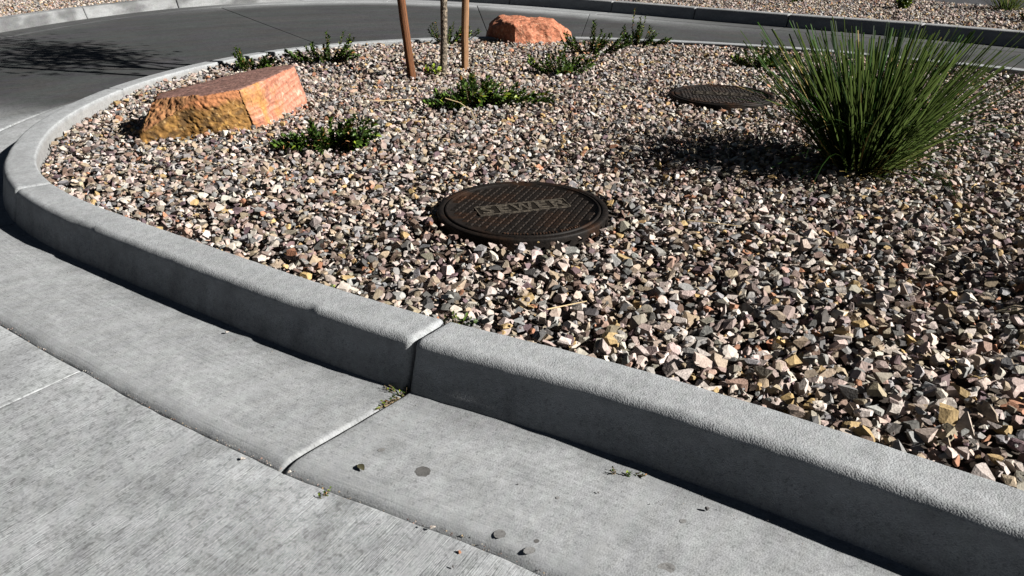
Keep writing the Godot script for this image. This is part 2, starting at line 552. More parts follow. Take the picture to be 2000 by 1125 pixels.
func build_kerbs() -> void:
	var js: Array = []
	for p in [Vector2(-0.18, -1.81), Vector2(-1.97, -3.01), Vector2(-2.52, -5.05), Vector2(-1.75, -6.98), Vector2(0.45, -7.58), Vector2(2.6, -6.82), Vector2(4.1, -5.4), Vector2(4.95, -3.3), Vector2(4.0, -0.75), Vector2(2.2, -0.5)]:
		js.append(s_of(ISL, p))
	js.sort()
	var s_j1 := s_of(ISL, Vector2(-0.18, -1.81))
	# hollows in the face: where each begins, how long, which way it runs
	scallops = [[s_of(ISL, Vector2(-0.47, -1.975)), 0.16, 1.0], [s_of(ISL, Vector2(-1.42, -2.61)), 0.24, 1.0]]
	if (along_curve(ISL, s_j1 + 0.3)[0] as Vector2).x > -0.18:
		for sc in scallops: sc[2] = -1.0
	var kb := base("kerb"); tag(kb, "grey concrete kerb and gutter curving round the gravel island", "", "", "structure")
	var kp := kerb_profile(); var gp := gutter_profile()
	for i in js.size():
		var a: float = js[i]
		var b: float = js[(i + 1) % js.size()]
		if b < a: b += ISL.len
		var mid: Vector2 = along_curve(ISL, (a + b) / 2)[0]
		var ds := 0.012 if (mid.y > -4.5 and mid.x < 1.6) else 0.04
		part("kerb_section", strip(ISL, a + 0.0045, b - 0.0045, kp, ds, 0.017, kerb_shade, kerb_shift, [], true, 0.17), M.kerb, kb)
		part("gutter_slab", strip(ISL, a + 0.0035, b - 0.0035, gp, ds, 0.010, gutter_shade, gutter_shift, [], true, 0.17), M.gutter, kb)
	# stains on the gutter concrete
	var g: Node = kb
	for b in [[Vector3(-0.204, 0, -1.345), 0.0185, 1, 0.95, M.stain], [Vector3(-0.025, 0, -1.15), 0.0125, 2, 1.0, M.stain_pale], [Vector3(0.035, 0, -1.105), 0.009, 3, 1.4, M.stain_pale],
			[Vector3(-0.312, 0, -1.425), 0.007, 4, 1.3, M.stain_pale], [Vector3(0.30, 0, -1.06), 0.014, 5, 1.3, M.stain_pale], [Vector3(0.05, 0, -1.13), 0.0055, 6, 1.0, M.stain], [Vector3(0.10, 0, -1.26), 0.004, 7, 1.0, M.stain_pale], [Vector3(0.36, 0, -1.19), 0.006, 8, 1.2, M.stain_pale]]:
		part("stain", blot(b[0] + Vector3(0, 0.0006 + gutter_y(b[0]), 0), b[1], b[2], b[3], 0.3), b[4], kb)
	# outer kerb
	var ok := base("outer_kerb"); tag(ok, "concrete kerb round the outside of the turning circle", "", "", "structure")
	var oj: Array = [0.02]
	for p in [Vector2(-6.1, -7.4), Vector2(-5.74, -10.61), Vector2(-5.09, -12.07), Vector2(-2.0, -13.55), Vector2(-0.04, -12.64), Vector2(1.43, -11.47), Vector2(2.44, -10.55), Vector2(3.39, -9.71), Vector2(4.55, -8.7), Vector2(5.9, -7.3)]:
		oj.append(s_of(OUT, p))
	oj.append(OUT.len - 0.02)
	for i in oj.size() - 1:
		part("kerb_section", strip(OUT, oj[i] + 0.006, oj[i + 1] - 0.006, kp, 0.05, 0.016, outer_shade, no_shift), M.kerb, ok)
	for i in range(0, oj.size() - 1, 2):
		var e: float = oj[min(i + 2, oj.size() - 1)]
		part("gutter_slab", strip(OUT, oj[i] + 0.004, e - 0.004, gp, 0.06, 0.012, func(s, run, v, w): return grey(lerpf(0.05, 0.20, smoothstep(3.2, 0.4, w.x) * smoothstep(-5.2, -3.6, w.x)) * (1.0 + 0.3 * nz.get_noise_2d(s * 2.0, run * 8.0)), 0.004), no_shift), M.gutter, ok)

func build_road() -> void:
	var rd := base("road"); tag(rd, "concrete road slabs turning round the gravel island", "", "", "structure")
	var wn := wide_normals(ISL, 45)
	var js: Array = []
	for p in [Vector2(-0.92, -2.24), Vector2(-2.6, -4.72), Vector2(-1.43, -7.2), Vector2(-0.16, -7.6), Vector2(0.62, -7.56), Vector2(2.6, -6.82), Vector2(4.2, -5.3), Vector2(5.0, -3.0), Vector2(3.9, -0.7), Vector2(1.25, -0.95)]:
		js.append(s_of(ISL, p))
	js.sort()
	for i in js.size():
		var a: float = js[i]
		var b: float = js[(i + 1) % js.size()]
		if b < a: b += ISL.len
		var mid: Vector2 = along_curve(ISL, (a + b) / 2)[0]
		var near: bool = mid.y > -3.2 and mid.x < 2.5
		var prof: Array = [Vector2(0.5665, -0.05), Vector2(0.5668, -0.006), Vector2(0.568, -0.0035), Vector2(0.571, -0.002), Vector2(0.576, -0.0012)]
		var t := 0.59
		while t < 8.0:
			prof.append(Vector2(t, -0.001))
			t += (0.02 if t < 1.9 else (0.15 if t < 6.0 else 0.6)) if near else (0.12 if t < 6.0 else 0.6)
		var sh := func(s, run, v): 
			return gutter_shift(s, 0.5, Vector2(0.6, 0)) * Vector2(1, 0) * smoothstep(0.75, 0.58, v.x) + Vector2(0, 0.0012 * nz.get_noise_2d(s * 3.0, run * 3.0))
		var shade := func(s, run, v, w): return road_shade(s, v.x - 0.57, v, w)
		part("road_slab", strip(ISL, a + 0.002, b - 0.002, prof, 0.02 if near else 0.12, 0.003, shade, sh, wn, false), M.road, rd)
	var st := SurfaceTool.new()
	st.begin(Mesh.PRIMITIVE_TRIANGLES)
	var gm := PlaneMesh.new(); gm.size = Vector2(600, 600)
	var gr := part("ground", gm, M.soil, self); gr.position.y = -0.055
	tag(gr, "bare earth under and around the paving", "", "", "structure")

# ---------------------------------------------------------------- gravel
func gravel_y(x: float, z: float) -> float:
	var y := 0.112 + 0.010 * nz.get_noise_2d(x * 1.1, z * 1.1) + 0.006 * nz2.get_noise_2d(x * 2.0, z * 2.0)
	y -= 0.034 * smoothstep(-1.3, -2.1, x) * smoothstep(-5.6, -4.2, z)
	y += 0.012 * smoothstep(-5.5, -7.0, z)
	y += 0.016 * smoothstep(0.6, 0.36, Vector2(x - 0.042, z + 2.73).length()) * smoothstep(-0.45, 0.1, x)
	return y

func in_view(x: float, y: float, z: float, margin: float) -> bool:
	var a := deg_to_rad(26.0)
	var dy := y - 1.13
	var dep := -z * cos(a) - dy * sin(a)
	var up := dy * cos(a) - z * sin(a)
	return dep > 0.3 and absf(x) < dep * 0.69 + margin and up > -dep * 0.39 - margin and up < dep * 0.39 + margin

func stone_basis(size: float) -> Basis:
	var b := Basis(Vector3(rng.randfn(), rng.randfn(), rng.randfn()).normalized(), rng.randf() * TAU)
	var sc := Vector3(1.0, rng.randf_range(0.34, 0.8), rng.randf_range(0.6, 1.0)) * size
	var lay := Basis(ROOT_UP, rng.randf() * TAU) * Basis(Vector3(rng.randfn(), 0, rng.randfn()).normalized(), rng.randfn() * 0.55)
	return lay * Basis.from_scale(sc) * b

func many(parent: Node, list: Array, called := "loose_gravel") -> void:
	# list of [variant, transform, colour] drawn as instanced copies
	var by := {}
	for e in list:
		if not by.has(e[0]): by[e[0]] = []
		by[e[0]].append(e)
	var holder := Node3D.new()
	put(holder, parent, called)
	tag(holder, "", "", "", "stuff")
	for k in by:
		var mm := MultiMesh.new()
		mm.transform_format = MultiMesh.TRANSFORM_3D
		mm.use_colors = true
		mm.mesh = stone_meshes[k]
		mm.instance_count = by[k].size()
		for i in by[k].size():
			mm.set_instance_transform(i, by[k][i][1])
			mm.set_instance_color(i, by[k][i][2])
		var o := MultiMeshInstance3D.new()
		o.multimesh = mm
		o.material_override = M.stone
		put(o, holder, "gravel")
		tag(o, "", "", "", "stuff")

func build_gravel() -> void:
	var bed := base("gravel_bed"); tag(bed, "crushed pink, tan and grey landscaping stone filling the island", "", "", "structure")
	# the earth under the stones
	var tri := Geometry2D.triangulate_polygon(island_poly)
	var st := SurfaceTool.new()
	st.begin(Mesh.PRIMITIVE_TRIANGLES)
	for i in tri:
		st.set_normal(ROOT_UP)
		st.add_vertex(Vector3(island_poly[i].x, 0.055, island_poly[i].y))
	part("soil", st.commit(), M.soil, bed)
	var inner: PackedVector2Array = Geometry2D.offset_polygon(island_poly, -0.016)[0]
	var holes := [[Vector2(0.042, -2.73), 0.334], [Vector2(1.38, -4.95), 0.334]]
	var list: Array = []
	var big: Array = []
	for layer in [[0.034, -0.025, 0.038, 0.060, 0.006], [0.038, -0.004, 0.034, 0.078, 0.010], [0.056, 0.010, 0.026, 0.066, 0.008]]:
		var step: float = layer[0]
		var x := -2.75
		while x < 5.1:
			var z := -7.75
			while z < -0.4:
				var px := x + rng.randf_range(-0.5, 0.5) * step
				var pz := z + rng.randf_range(-0.5, 0.5) * step
				z += step
				if not in_view(px, 0.12, pz, 0.35): continue
				var q := Vector2(px, pz)
				if not Geometry2D.is_point_in_polygon(q, inner): continue
				var size := lerpf(layer[2], layer[3], pow(rng.randf(), 1.75)) * lerpf(0.60, 0.69, smoothstep(-3.0, -1.8, pz))
				var skip := false
				for h in holes:
					if q.distance_to(h[0]) < h[1] + size * 0.35: skip = true
				if skip: continue
				if layer[0] > 0.04 and rng.randf() < 0.35: continue
				var y: float = gravel_y(px, pz) + layer[1] + rng.randf_range(-1, 1) * layer[4]
				var e := [rng.randi() % stone_meshes.size(), Transform3D(stone_basis(size), Vector3(px, y, pz)), stone_color()]
				if layer[1] > -0.02 and pz > -2.6 and in_view(px, 0.13, pz, -0.02):
					big.append([size / Vector3(px, y - 1.13, pz).length() * (1.0 if layer[1] > 0 else 0.9), e])
				else:
					list.append(e)
			x += step
	# strays against and on the kerb edge
	big.sort_custom(func(a, b): return a[0] > b[0])
	for i in range(300, big.size()): list.append(big[i][1])
	var mats := []
	for i in 36:
		var m: StandardMaterial3D = M.stone.duplicate()
		m.albedo_color = stone_color().linear_to_srgb()
		mats.append(m)
	for i in min(300, big.size()):
		var e: Array = big[i][1]
		var o := part("stone", stone_meshes[e[0]], mats[rng.randi() % mats.size()], bed)
		o.transform = e[1]
	many(bed, list)
	# fine chips between the stones
	var chips: Array = []
	for i in 16000:
		var px := rng.randf_range(-2.7, 4.0)
		var pz := -1.05 - 4.5 * pow(rng.randf(), 1.3)
		if not in_view(px, 0.12, pz, 0.2) or not Geometry2D.is_point_in_polygon(Vector2(px, pz), inner): continue
		var skip := false
		for h in holes:
			if Vector2(px, pz).distance_to(h[0]) < h[1]: skip = true
		if skip: continue
		chips.append([rng.randi() % stone_meshes.size(), Transform3D(stone_basis(rng.randf_range(0.007, 0.014)), Vector3(px, gravel_y(px, pz) + rng.randf_range(-0.01, 0.016), pz)), stone_color()])
	many(bed, chips, "stone_chips")
	# beds beyond the outer kerb
	var far := base("gravel_bed"); tag(far, "strip of pale crushed stone behind the outer kerb", "", "", "structure")
	var pos := PackedVector3Array()
	var wn := wide_normals(OUT, 20)
	var n := int(OUT.cnt / 8.0)
	for i in n:
		var q := along_curve(OUT, OUT.len * i / (n - 1.0), OUT.n)
		for t in [0.0, 3.0]:
			var w: Vector2 = q[0] - q[1] * t
			pos.append(Vector3(w.x, 0.07, w.y))
	part("soil", done(grid_mesh(pos, PackedVector2Array(), PackedColorArray(), n, 2, OUT.sgn < 0)), M.soil, far)
	var fl: Array = []
	for lay in [0.047, 0.055]:
		var s := 0.0
		while s < OUT.len:
			var q := along_curve(OUT, s)
			var t := 0.03
			while t < 3.6:
				var w: Vector2 = q[0] - q[1] * (t + rng.randf_range(-0.02, 0.02))
				var stretch := 1.0 + t * 0.0
				t += lay
				if not in_view(w.x, 0.12, w.y, 0.4): continue
				if w.x > 2.0 and w.y < lot_line(w.x): continue
				var y := (0.105 if lay < 0.05 else 0.125) + rng.randf_range(-0.008, 0.01) + 0.02 * smoothstep(0, 1.5, t)
				fl.append([rng.randi() % stone_meshes.size(), Transform3D(stone_basis(rng.randf_range(0.026, 0.042)), Vector3(w.x, y, w.y)), stone_color()])
			s += lay
	many(far, fl)
	var lot := SurfaceTool.new()
	lot.begin(Mesh.PRIMITIVE_TRIANGLES)
	var ps := [Vector3(3.0, 0.09, lot_line(3.0)), Vector3(3.0, 0.09, -60), Vector3(60, 0.09, -60), Vector3(60, 0.09, -4.0), Vector3(14, 0.09, lot_line(14.0))]
	for k in range(1, 4):
		for p in [ps[0], ps[k], ps[k + 1]]:
			lot.set_normal(ROOT_UP); lot.add_vertex(p)
	tag(part("asphalt_lot", lot.commit(), M.lot, self), "dark asphalt beyond the far gravel strip", "", "", "structure")

func lot_line(x: float) -> float:
	return -11.72 + (x - 6.015) * 1.66 if x > 5.0 else -13.4 - (5.0 - x) * 0.5

# ---------------------------------------------------------------- manholes
func make_manhole(at: Vector3, turn: float) -> Node3D:
	var t := base("manhole_cover", at, turn)
	var white := func(p: Vector3) -> Color:
		var r := smoothstep(-0.05, 0.5, nz2.get_noise_3d(p.x * 6.0, p.z * 6.0, at.x * 9.0))
		return Color(0.145, 0.145, 0.15).lerp(Color(0.37, 0.215, 0.125), r * (0.35 + 0.65 * smoothstep(0.2, 0.33, Vector2(p.x, p.z).length())))
	var lathe := func(pr: Array) -> ArrayMesh:
		var pos := PackedVector3Array(); var col := PackedColorArray()
		for k in 97:
			var a := TAU * (k % 96) / 96
			for q in pr:
				var p := Vector3(cos(a) * q.x, q.y, sin(a) * q.x)
				pos.append(p); col.append(white.call(p))
		return done(grid_mesh(pos, PackedVector2Array(), col, 97, pr.size(), false))
	part("frame", lathe.call([Vector2(0.336, -0.12), Vector2(0.335, -0.012), Vector2(0.334, -0.005), Vector2(0.332, -0.001), Vector2(0.313, -0.001), Vector2(0.309, -0.004), Vector2(0.308, -0.02)]), M.iron, t)
	part("cover", lathe.call([Vector2(0.306, -0.02), Vector2(0.3055, -0.003), Vector2(0.303, 0.001), Vector2(0.301, 0.0015), Vector2(0.297, 0.0015), Vector2(0.295, 0.0), Vector2(0.294, -0.0022), Vector2(0.15, -0.0024), Vector2(0.0, -0.0024)]), M.iron, t)
	# waffle of raised blocks
	var st := SurfaceTool.new()
	st.begin(Mesh.PRIMITIVE_TRIANGLES)
	st.set_smooth_group(-1)
	var pitch := 0.030
	var ang := deg_to_rad(38.0)
	for i in range(-12, 13):
		for j in range(-12, 13):
			var c := Vector2(i, j) * pitch
			c = c.rotated(ang)
			if c.length() > 0.272: continue
			if absf(c.x) < 0.192 and absf(c.y) < 0.05: continue
			var h := pitch / 2 - 0.0026
			var b := h - 0.0034
			var hi := 0.0009 + 0.0004 * rng.randf()
			var low: Array = []; var top: Array = []
			for q in [Vector2(-1, -1), Vector2(1, -1), Vector2(1, 1), Vector2(-1, 1)]:
				var l: Vector2 = c + (q * h).rotated(ang)
				var u: Vector2 = c + (q * b).rotated(ang)
				low.append(Vector3(l.x, -0.0027, l.y)); top.append(Vector3(u.x, hi, u.y))
			st.set_color(white.call(low[0]))
			for v in [top[0], top[1], top[2], top[0], top[2], top[3]]: st.add_vertex(v)
			st.set_color((white.call(low[0]) as Color) * 2.0)      # sides coloured lighter, as if sun caught the block edges
			for k in 4:
				var k2 := (k + 1) % 4
				for v in [low[k], low[k2], top[k2], low[k], top[k2], top[k]]: st.add_vertex(v)
	st.generate_normals()
	tag(part("tread_blocks", st.commit(), M.iron, t), "", "", "", "stuff")
	# plate with the word, framed by a thin raised border
	var bs := SurfaceTool.new()
	bs.begin(Mesh.PRIMITIVE_TRIANGLES)
	bs.set_smooth_group(-1)
	var bars := [[Vector3(0, 0, -0.0455), Vector3(0.366, 0.007, 0.0045)], [Vector3(0, 0, 0.0455), Vector3(0.366, 0.007, 0.0045)], [Vector3(-0.183, 0, 0), Vector3(0.0045, 0.0065, 0.088)], [Vector3(0.183, 0, 0), Vector3(0.0045, 0.0065, 0.088)]]
	for b in bars:
		var bm := BoxMesh.new(); bm.size = b[1]
		bs.append_from(bm, 0, Transform3D(Basis(), b[0]))
	var pm := BoxMesh.new(); pm.size = Vector3(0.362, 0.006, 0.0865)
	part("name_plate", pm, M.plate, t).position = Vector3(0, -0.0018, 0)
	part("letter_border", bs.commit(), M.iron_lit, t)
	var f := SystemFont.new()
	f.font_names = PackedStringArray(["Droid Sans"])
	f.font_weight = 600
	var lx := [-0.143, -0.079, 0.0, 0.078, 0.143]
	for k in 5:
		var tm := TextMesh.new()
		tm.font = f
		tm.text = "SEWER"[k]
		tm.font_size = 64
		tm.pixel_size = 0.0015
		tm.depth = 0.0055
		var l := part("letter", tm, M.iron_lit, t)
		l.rotation.x = -PI / 2
		l.scale = Vector3(1.0 if k == 2 else 1.12, 1.0, 1)
		l.position = Vector3(lx[k], 0.0005, 0)
	# worn cast marks along the near rim
	var ws := SurfaceTool.new()
	ws.begin(Mesh.PRIMITIVE_TRIANGLES)
	ws.set_smooth_group(-1)
	for k in 26:
		var a := deg_to_rad(62.0 + k * 2.35 + rng.randf_range(-0.3, 0.3))
		if k % 9 == 8: continue
		for j in 2:
			var bm := BoxMesh.new(); bm.size = Vector3(rng.randf_range(0.002, 0.007), 0.005, rng.randf_range(0.0025, 0.008))
			ws.append_from(bm, 0, Transform3D(Basis(ROOT_UP, PI / 2 - a), Vector3(cos(a), 0, sin(a)) * (0.287 + (j * 2 - 1) * 0.003) + Vector3(0, 0.001, 0)))
	part("cast_marks", ws.commit(), M.rust, t)
	return t

# ---------------------------------------------------------------- boulders
func make_boulder(called: String, center: Vector3, planes: Array, res: int, paint: Callable, rough: Callable, sharp: float) -> Node3D:
	var t := base(called, center)
	var sides := [[Vector3(1, 0, 0), Vector3(0, 0, -1), ROOT_UP], [Vector3(-1, 0, 0), Vector3(0, 0, 1), ROOT_UP], [ROOT_UP, Vector3(1, 0, 0), Vector3(0, 0, -1)], [Vector3(0, -1, 0), Vector3(1, 0, 0), Vector3(0, 0, 1)], [Vector3(0, 0, 1), Vector3(1, 0, 0), ROOT_UP], [Vector3(0, 0, -1), Vector3(-1, 0, 0), ROOT_UP]]
	var st := SurfaceTool.new()
	st.begin(Mesh.PRIMITIVE_TRIANGLES)
	for sd in sides:
		var pos := PackedVector3Array(); var col := PackedColorArray()
		for r in res + 1:
			for c in res + 1:
				var u := tan((2.0 * c / res - 1.0) * PI / 4)
				var v := tan((2.0 * r / res - 1.0) * PI / 4)
				var d: Vector3 = (sd[0] + sd[1] * u + sd[2] * v).normalized().snapped(Vector3.ONE * 1e-5).normalized()
				var acc := 0.0; var best := 1e9; var bi := 0
				for k in planes.size():
					var nd: float = d.dot(planes[k][0])
					if nd <= 0.02: continue
					var rr: float = planes[k][1] / nd
					acc += pow(1.0 / rr, sharp)
					if rr < best: best = rr; bi = k
				var rad := pow(1.0 / acc, 1.0 / sharp)
				var p := d * rad
				p += planes[bi][0] * rough.call(bi, p)
				pos.append(p)
				col.append(paint.call(bi, p))
		st = grid_mesh(pos, PackedVector2Array(), col, res + 1, res + 1, true, st)
	part("rock_body", done(st), M.rock, t)
	return t

func pl(center: Vector3, n: Vector3, p: Vector3) -> Array:
	n = n.normalized()
	return [n, n.dot(p - center)]

func n3(p: Vector3, f: float) -> float: return nz2.get_noise_3d(p.x * f, p.y * f, p.z * f)

func build_boulders() -> void:
	var c := Vector3(-1.66, 0.16, -4.42)
	var P := func(a: Vector3, b: Vector3, d: Vector3) -> Array:
		var n := (b - a).cross(d - a).normalized()
		if n.dot(a - c) < 0: n = -n
		return [n, n.dot(a - c)]
	var planes := [
		P.call(Vector3(-1.90, 0.285, -3.95), Vector3(-1.45, 0.335, -4.12), Vector3(-1.34, 0.345, -4.86)),   # top
		P.call(Vector3(-2.02, 0.06, -3.93), Vector3(-1.40, 0.06, -4.16), Vector3(-1.68, 0.31, -4.055)),     # front
		P.call(Vector3(-1.395, 0.06, -4.17), Vector3(-1.305, 0.06, -4.80), Vector3(-1.46, 0.335, -4.13)),   # right, the pale streaked side
		P.call(Vector3(-2.03, 0.06, -3.95), Vector3(-2.08, 0.06, -4.30), Vector3(-1.97, 0.29, -4.0)),      # left
		P.call(Vector3(-2.06, 0.06, -4.30), Vector3(-1.62, 0.06, -4.98), Vector3(-2.0, 0.30, -4.32)),       # back left
		P.call(Vector3(-1.62, 0.06, -4.98), Vector3(-1.28, 0.06, -4.92), Vector3(-1.5, 0.33, -4.93)),       # back
		P.call(Vector3(-1.29, 0.06, -4.78), Vector3(-1.31, 0.06, -4.96), Vector3(-1.335, 0.34, -4.86)),
		[Vector3(0, -1, 0), 0.16],
		pl(c, Vector3(0.95, 0.75, 0.25), Vector3(-1.375, 0.32, -4.5)),
		pl(c, Vector3(0.85, 0.15, -0.55), Vector3(-1.315, 0.25, -4.80)),
		pl(c, Vector3(-0.25, 0.80, 0.55), Vector3(-1.68, 0.316, -4.06)),
		pl(c, Vector3(-0.85, 0.2, 0.5), Vector3(-2.035, 0.2, -3.955)),
		pl(c, Vector3(0.75, 0.1, 0.75), Vector3(-1.412, 0.15, -4.18)),
	]
	var paint := func(k: int, p: Vector3) -> Color:
		var w: float = n3(p, 9.0)
		if k == 0:
			var col := Color(0.15, 0.082, 0.07).lerp(Color(0.20, 0.112, 0.09), 0.5 + 0.5 * n3(p, 14.0))
			var scratch := smoothstep(0.42, 0.6, nz2.get_noise_3d(p.x * 10.0 + p.z * 12.0, 5.0, p.z * 34.0 - p.x * 12.0))
			return col.lerp(Color(0.3, 0.2, 0.17), scratch * 0.7)
		if k == 2 or k == 6 or k == 8 or k == 9 or k == 12:
			var band: float = nz2.get_noise_3d(p.x * 1.2, (p.y + 0.10 * p.z + 0.006 * w) * 48.0, p.z * 1.0)
			var col := Color(0.33, 0.135, 0.085).lerp(Color(0.40, 0.20, 0.14), smoothstep(-0.3, 0.5, band))
			col = col.lerp(Color(0.36, 0.18, 0.06), smoothstep(-0.02, 0.34, p.z + 0.35 * w))
			return col.lerp(Color(0.56, 0.42, 0.33), smoothstep(0.07, 0.0, absf(n3(p, 6.5))) * smoothstep(-0.2, 0.4, n3(p + Vector3(4, 2, 0), 5.0)) * 0.55)
		if k == 1 or k == 3 or k == 11:
			var col := Color(0.19, 0.10, 0.03).lerp(Color(0.10, 0.055, 0.02), smoothstep(-0.1, 0.45, n3(p, 13.0)))
			col = col.lerp(Color(0.32, 0.18, 0.05), smoothstep(0.2, 0.5, n3(p + Vector3(3, 1, 2), 22.0)))
			col = col.lerp(Color(0.38, 0.25, 0.11), smoothstep(0.42, 0.6, n3(p + Vector3(7, 1, 2), 34.0)))
			col = col.lerp(Color(0.33, 0.14, 0.06), smoothstep(0.075, 0.115, p.y - 0.06 * p.x + 0.025 * w))
			return col
		if k == 10: return Color(0.27, 0.12, 0.055).lerp(Color(0.36, 0.19, 0.085), 0.5 + 0.8 * n3(p, 16.0))
		return Color(0.24, 0.12, 0.06).lerp(Color(0.12, 0.07, 0.04), 0.5 + 0.5 * w)
	var rough := func(k: int, p: Vector3) -> float:
		if k == 0: return 0.005 * n3(p, 2.4) + 0.004 * n3(p, 6.0) + 0.002 * n3(p, 22.0)
		if k == 2 or k == 6 or k == 8 or k == 9 or k == 12:
			var band: float = nz2.get_noise_3d(p.x * 1.2, (p.y + 0.10 * p.z + 0.006 * n3(p, 9.0)) * 48.0, p.z * 1.0)
			return 0.018 * n3(p, 2.6) + 0.008 * n3(p, 7.0) + 0.0035 * band + 0.0015 * n3(p, 30.0)
		return 0.03 * n3(p, 3.2) + 0.012 * absf(n3(p, 14.0)) + 0.005 * n3(p, 36.0) + 0.003 * n3(p, 80.0)
	var b := make_boulder("boulder", c, planes, 120, paint, rough, 22.0)
	tag(b, "large flat-topped orange and ochre boulder casting a black shadow by the left kerb", "boulder", "sandstone boulders")
	# the salmon boulder on the far side
	var c2 := Vector3(0.14, 0.185, -7.58)
	var q := func(n: Vector3, p: Vector3) -> Array: return pl(c2, n, p)
	var planes2 := [
		q.call(Vector3(0.05, 1, 0.06), Vector3(0.2, 0.305, -7.45)), q.call(Vector3(0.35, 0.1, 1), Vector3(0.2, 0.12, -7.36)), q.call(Vector3(0.95, 0.42, 0.25), Vector3(0.52, 0.2, -7.5)), q.call(Vector3(0.6, 0.9, 0.1), Vector3(0.44, 0.275, -7.5)),
		q.call(Vector3(-0.8, 0.02, 0.6), Vector3(0.0, 0.2, -7.32)), q.call(Vector3(-1, 0.25, 0.1), Vector3(-0.26, 0.2, -7.6)), q.call(Vector3(0, 0.2, -1), Vector3(0.1, 0.2, -7.9)), [Vector3(0, -1, 0), 0.2],
		q.call(Vector3(-0.6, 0.75, 0.2), Vector3(-0.10, 0.31, -7.5)),
	]
	var paint2 := func(_k: int, p: Vector3) -> Color:
		var v := absf(nz.get_noise_3d(p.x * 11.0 + 2.0 * n3(p, 5.0), p.y * 11.0, p.z * 11.0))
		return Color(0.36, 0.135, 0.075).lerp(Color(0.47, 0.27, 0.175), smoothstep(0.12, 0.0, v) * 0.8).lerp(Color(0.28, 0.10, 0.055), smoothstep(0.1, 0.5, n3(p, 6.0)) * 0.6)
	var rough2 := func(_k: int, p: Vector3) -> float: return 0.022 * n3(p, 4.5) + 0.007 * n3(p, 11.0) + 0.005 * n3(p, 24.0)
	b = make_boulder("boulder", c2, planes2, 70, paint2, rough2, 40.0)
	b.scale = Vector3(0.9, 0.9, 0.9)
	tag(b, "salmon pink boulder at the far edge of the gravel island beside the dark road", "boulder", "sandstone boulders")
	var c3 := Vector3(5.36, 0.2, -12.0)
	var planes3 := []
	for n in [Vector3(1, 0.4, 0.2), Vector3(-1, 0.5, 0.1), Vector3(0, 1, 0.1), Vector3(0.3, 0.3, 1), Vector3(-0.5, 0.2, 0.8), Vector3(0, 0.3, -1), Vector3(0, -1, 0)]:
		planes3.append([n.normalized(), 0.22 if absf(n.x) < 0.9 else 0.3])
	b = make_boulder("boulder", c3, planes3, 26, paint2, rough2, 14.0)
	tag(b, "orange boulder cut off by the top edge behind the outer kerb", "boulder", "sandstone boulders")

# ---------------------------------------------------------------- plants
func make_leaf() -> ArrayMesh:
	var st := SurfaceTool.new()
	st.begin(Mesh.PRIMITIVE_TRIANGLES)
	var w := [0.06, 0.2, 0.27, 0.22, 0.02]
	var rows := []
	for i in 5:
		var y := i / 4.0
		var bend := -0.18 * y * y
		rows.append([Vector3(-w[i], y, bend + w[i] * 0.35), Vector3(0, y, bend), Vector3(w[i], y, bend + w[i] * 0.35)])
	for i in 4:
		for k in 2:
			for v in [rows[i][k], rows[i + 1][k], rows[i][k + 1], rows[i][k + 1], rows[i + 1][k], rows[i + 1][k + 1]]: st.add_vertex(v)
	return done(st)

func leaf_color(yellow: float) -> Color:
	var c := Color(0.011, 0.024, 0.005).lerp(Color(0.052, 0.09, 0.013), pow(rng.randf(), 1.6))
	if rng.randf() < yellow: c = Color(0.13, 0.17, 0.018)
	elif rng.randf() < 0.03: c = Color(0.22, 0.11, 0.04)
	return c

# sprigs: [dx, dz, height]; each carries whorls of small leaves
func make_shrub(called: String, at: Vector3, sprigs: Array, leaf_len: float, dense: float, yellow: float, loose := 1.0) -> Node3D:
	var t := base(called, at)
	var st := SurfaceTool.new()
	st.begin(Mesh.PRIMITIVE_TRIANGLES)
	var xf: Array = []
	for sp in sprigs:
		var subs := 5
		for k in subs:
			var tip := Vector3(sp[0] + rng.randfn() * 0.035 * loose, sp[2] * rng.randf_range(0.4, 0.95) if k > 0 else sp[2], sp[1] + rng.randfn() * 0.04 * loose)
			var root := Vector3(tip.x * 0.25, -0.02, tip.z * 0.25)
			var mid := Vector3(tip.x * 0.75, tip.y * 0.35, tip.z * 0.75) + Vector3(rng.randfn(), 0, rng.randfn()) * 0.012 * loose
			var pts: Array = []
			for i in 7:
				var u := i / 6.0
				pts.append(root.lerp(mid, u).lerp(mid.lerp(tip, u), u))
			st = tube(pts, [0.004, 0.0036, 0.0032, 0.0028, 0.0024, 0.002, 0.0014].map(func(r): return r * lerpf(0.25, 1.0, loose)), 5, st, false)
			var n := int(27 * dense)
			for i in n:
				var u := pow(lerpf(0.05, 1.0, float(i) / n), 0.75)
				var p: Vector3 = root.lerp(mid, u).lerp(mid.lerp(tip, u), u)
				var up: Vector3 = (mid.lerp(tip, u) - root.lerp(mid, u)).normalized()
				var a := i * 2.4 + rng.randf() * 0.5
				var side := up.cross(Vector3(0.4, 0.1, 0.9)).normalized().rotated(up, a)
				var dir := (up * lerpf(0.35, 0.95, u) + side * lerpf(1.0, 0.6, u)).normalized()
				var z := dir.cross(side.cross(up)).normalized()
				if z.y < 0: z = -z
				var x := dir.cross(z).normalized()
				var ln := leaf_len * rng.randf_range(0.7, 1.15)
				xf.append([Transform3D(Basis(x * ln, dir * ln, z * ln), p), leaf_color(yellow)])
	part("stem", done(st), M.twig, t)
	var mm := MultiMesh.new()
	mm.transform_format = MultiMesh.TRANSFORM_3D
	mm.use_colors = true
	mm.mesh = leaf_mesh
	mm.instance_count = xf.size()
	for i in xf.size():
		mm.set_instance_transform(i, xf[i][0])
		mm.set_instance_color(i, xf[i][1])
	var o := MultiMeshInstance3D.new()
	o.multimesh = mm
	o.material_override = M.leaf
	put(o, t, "foliage")
	tag(o, "", "", "", "stuff")
	return t

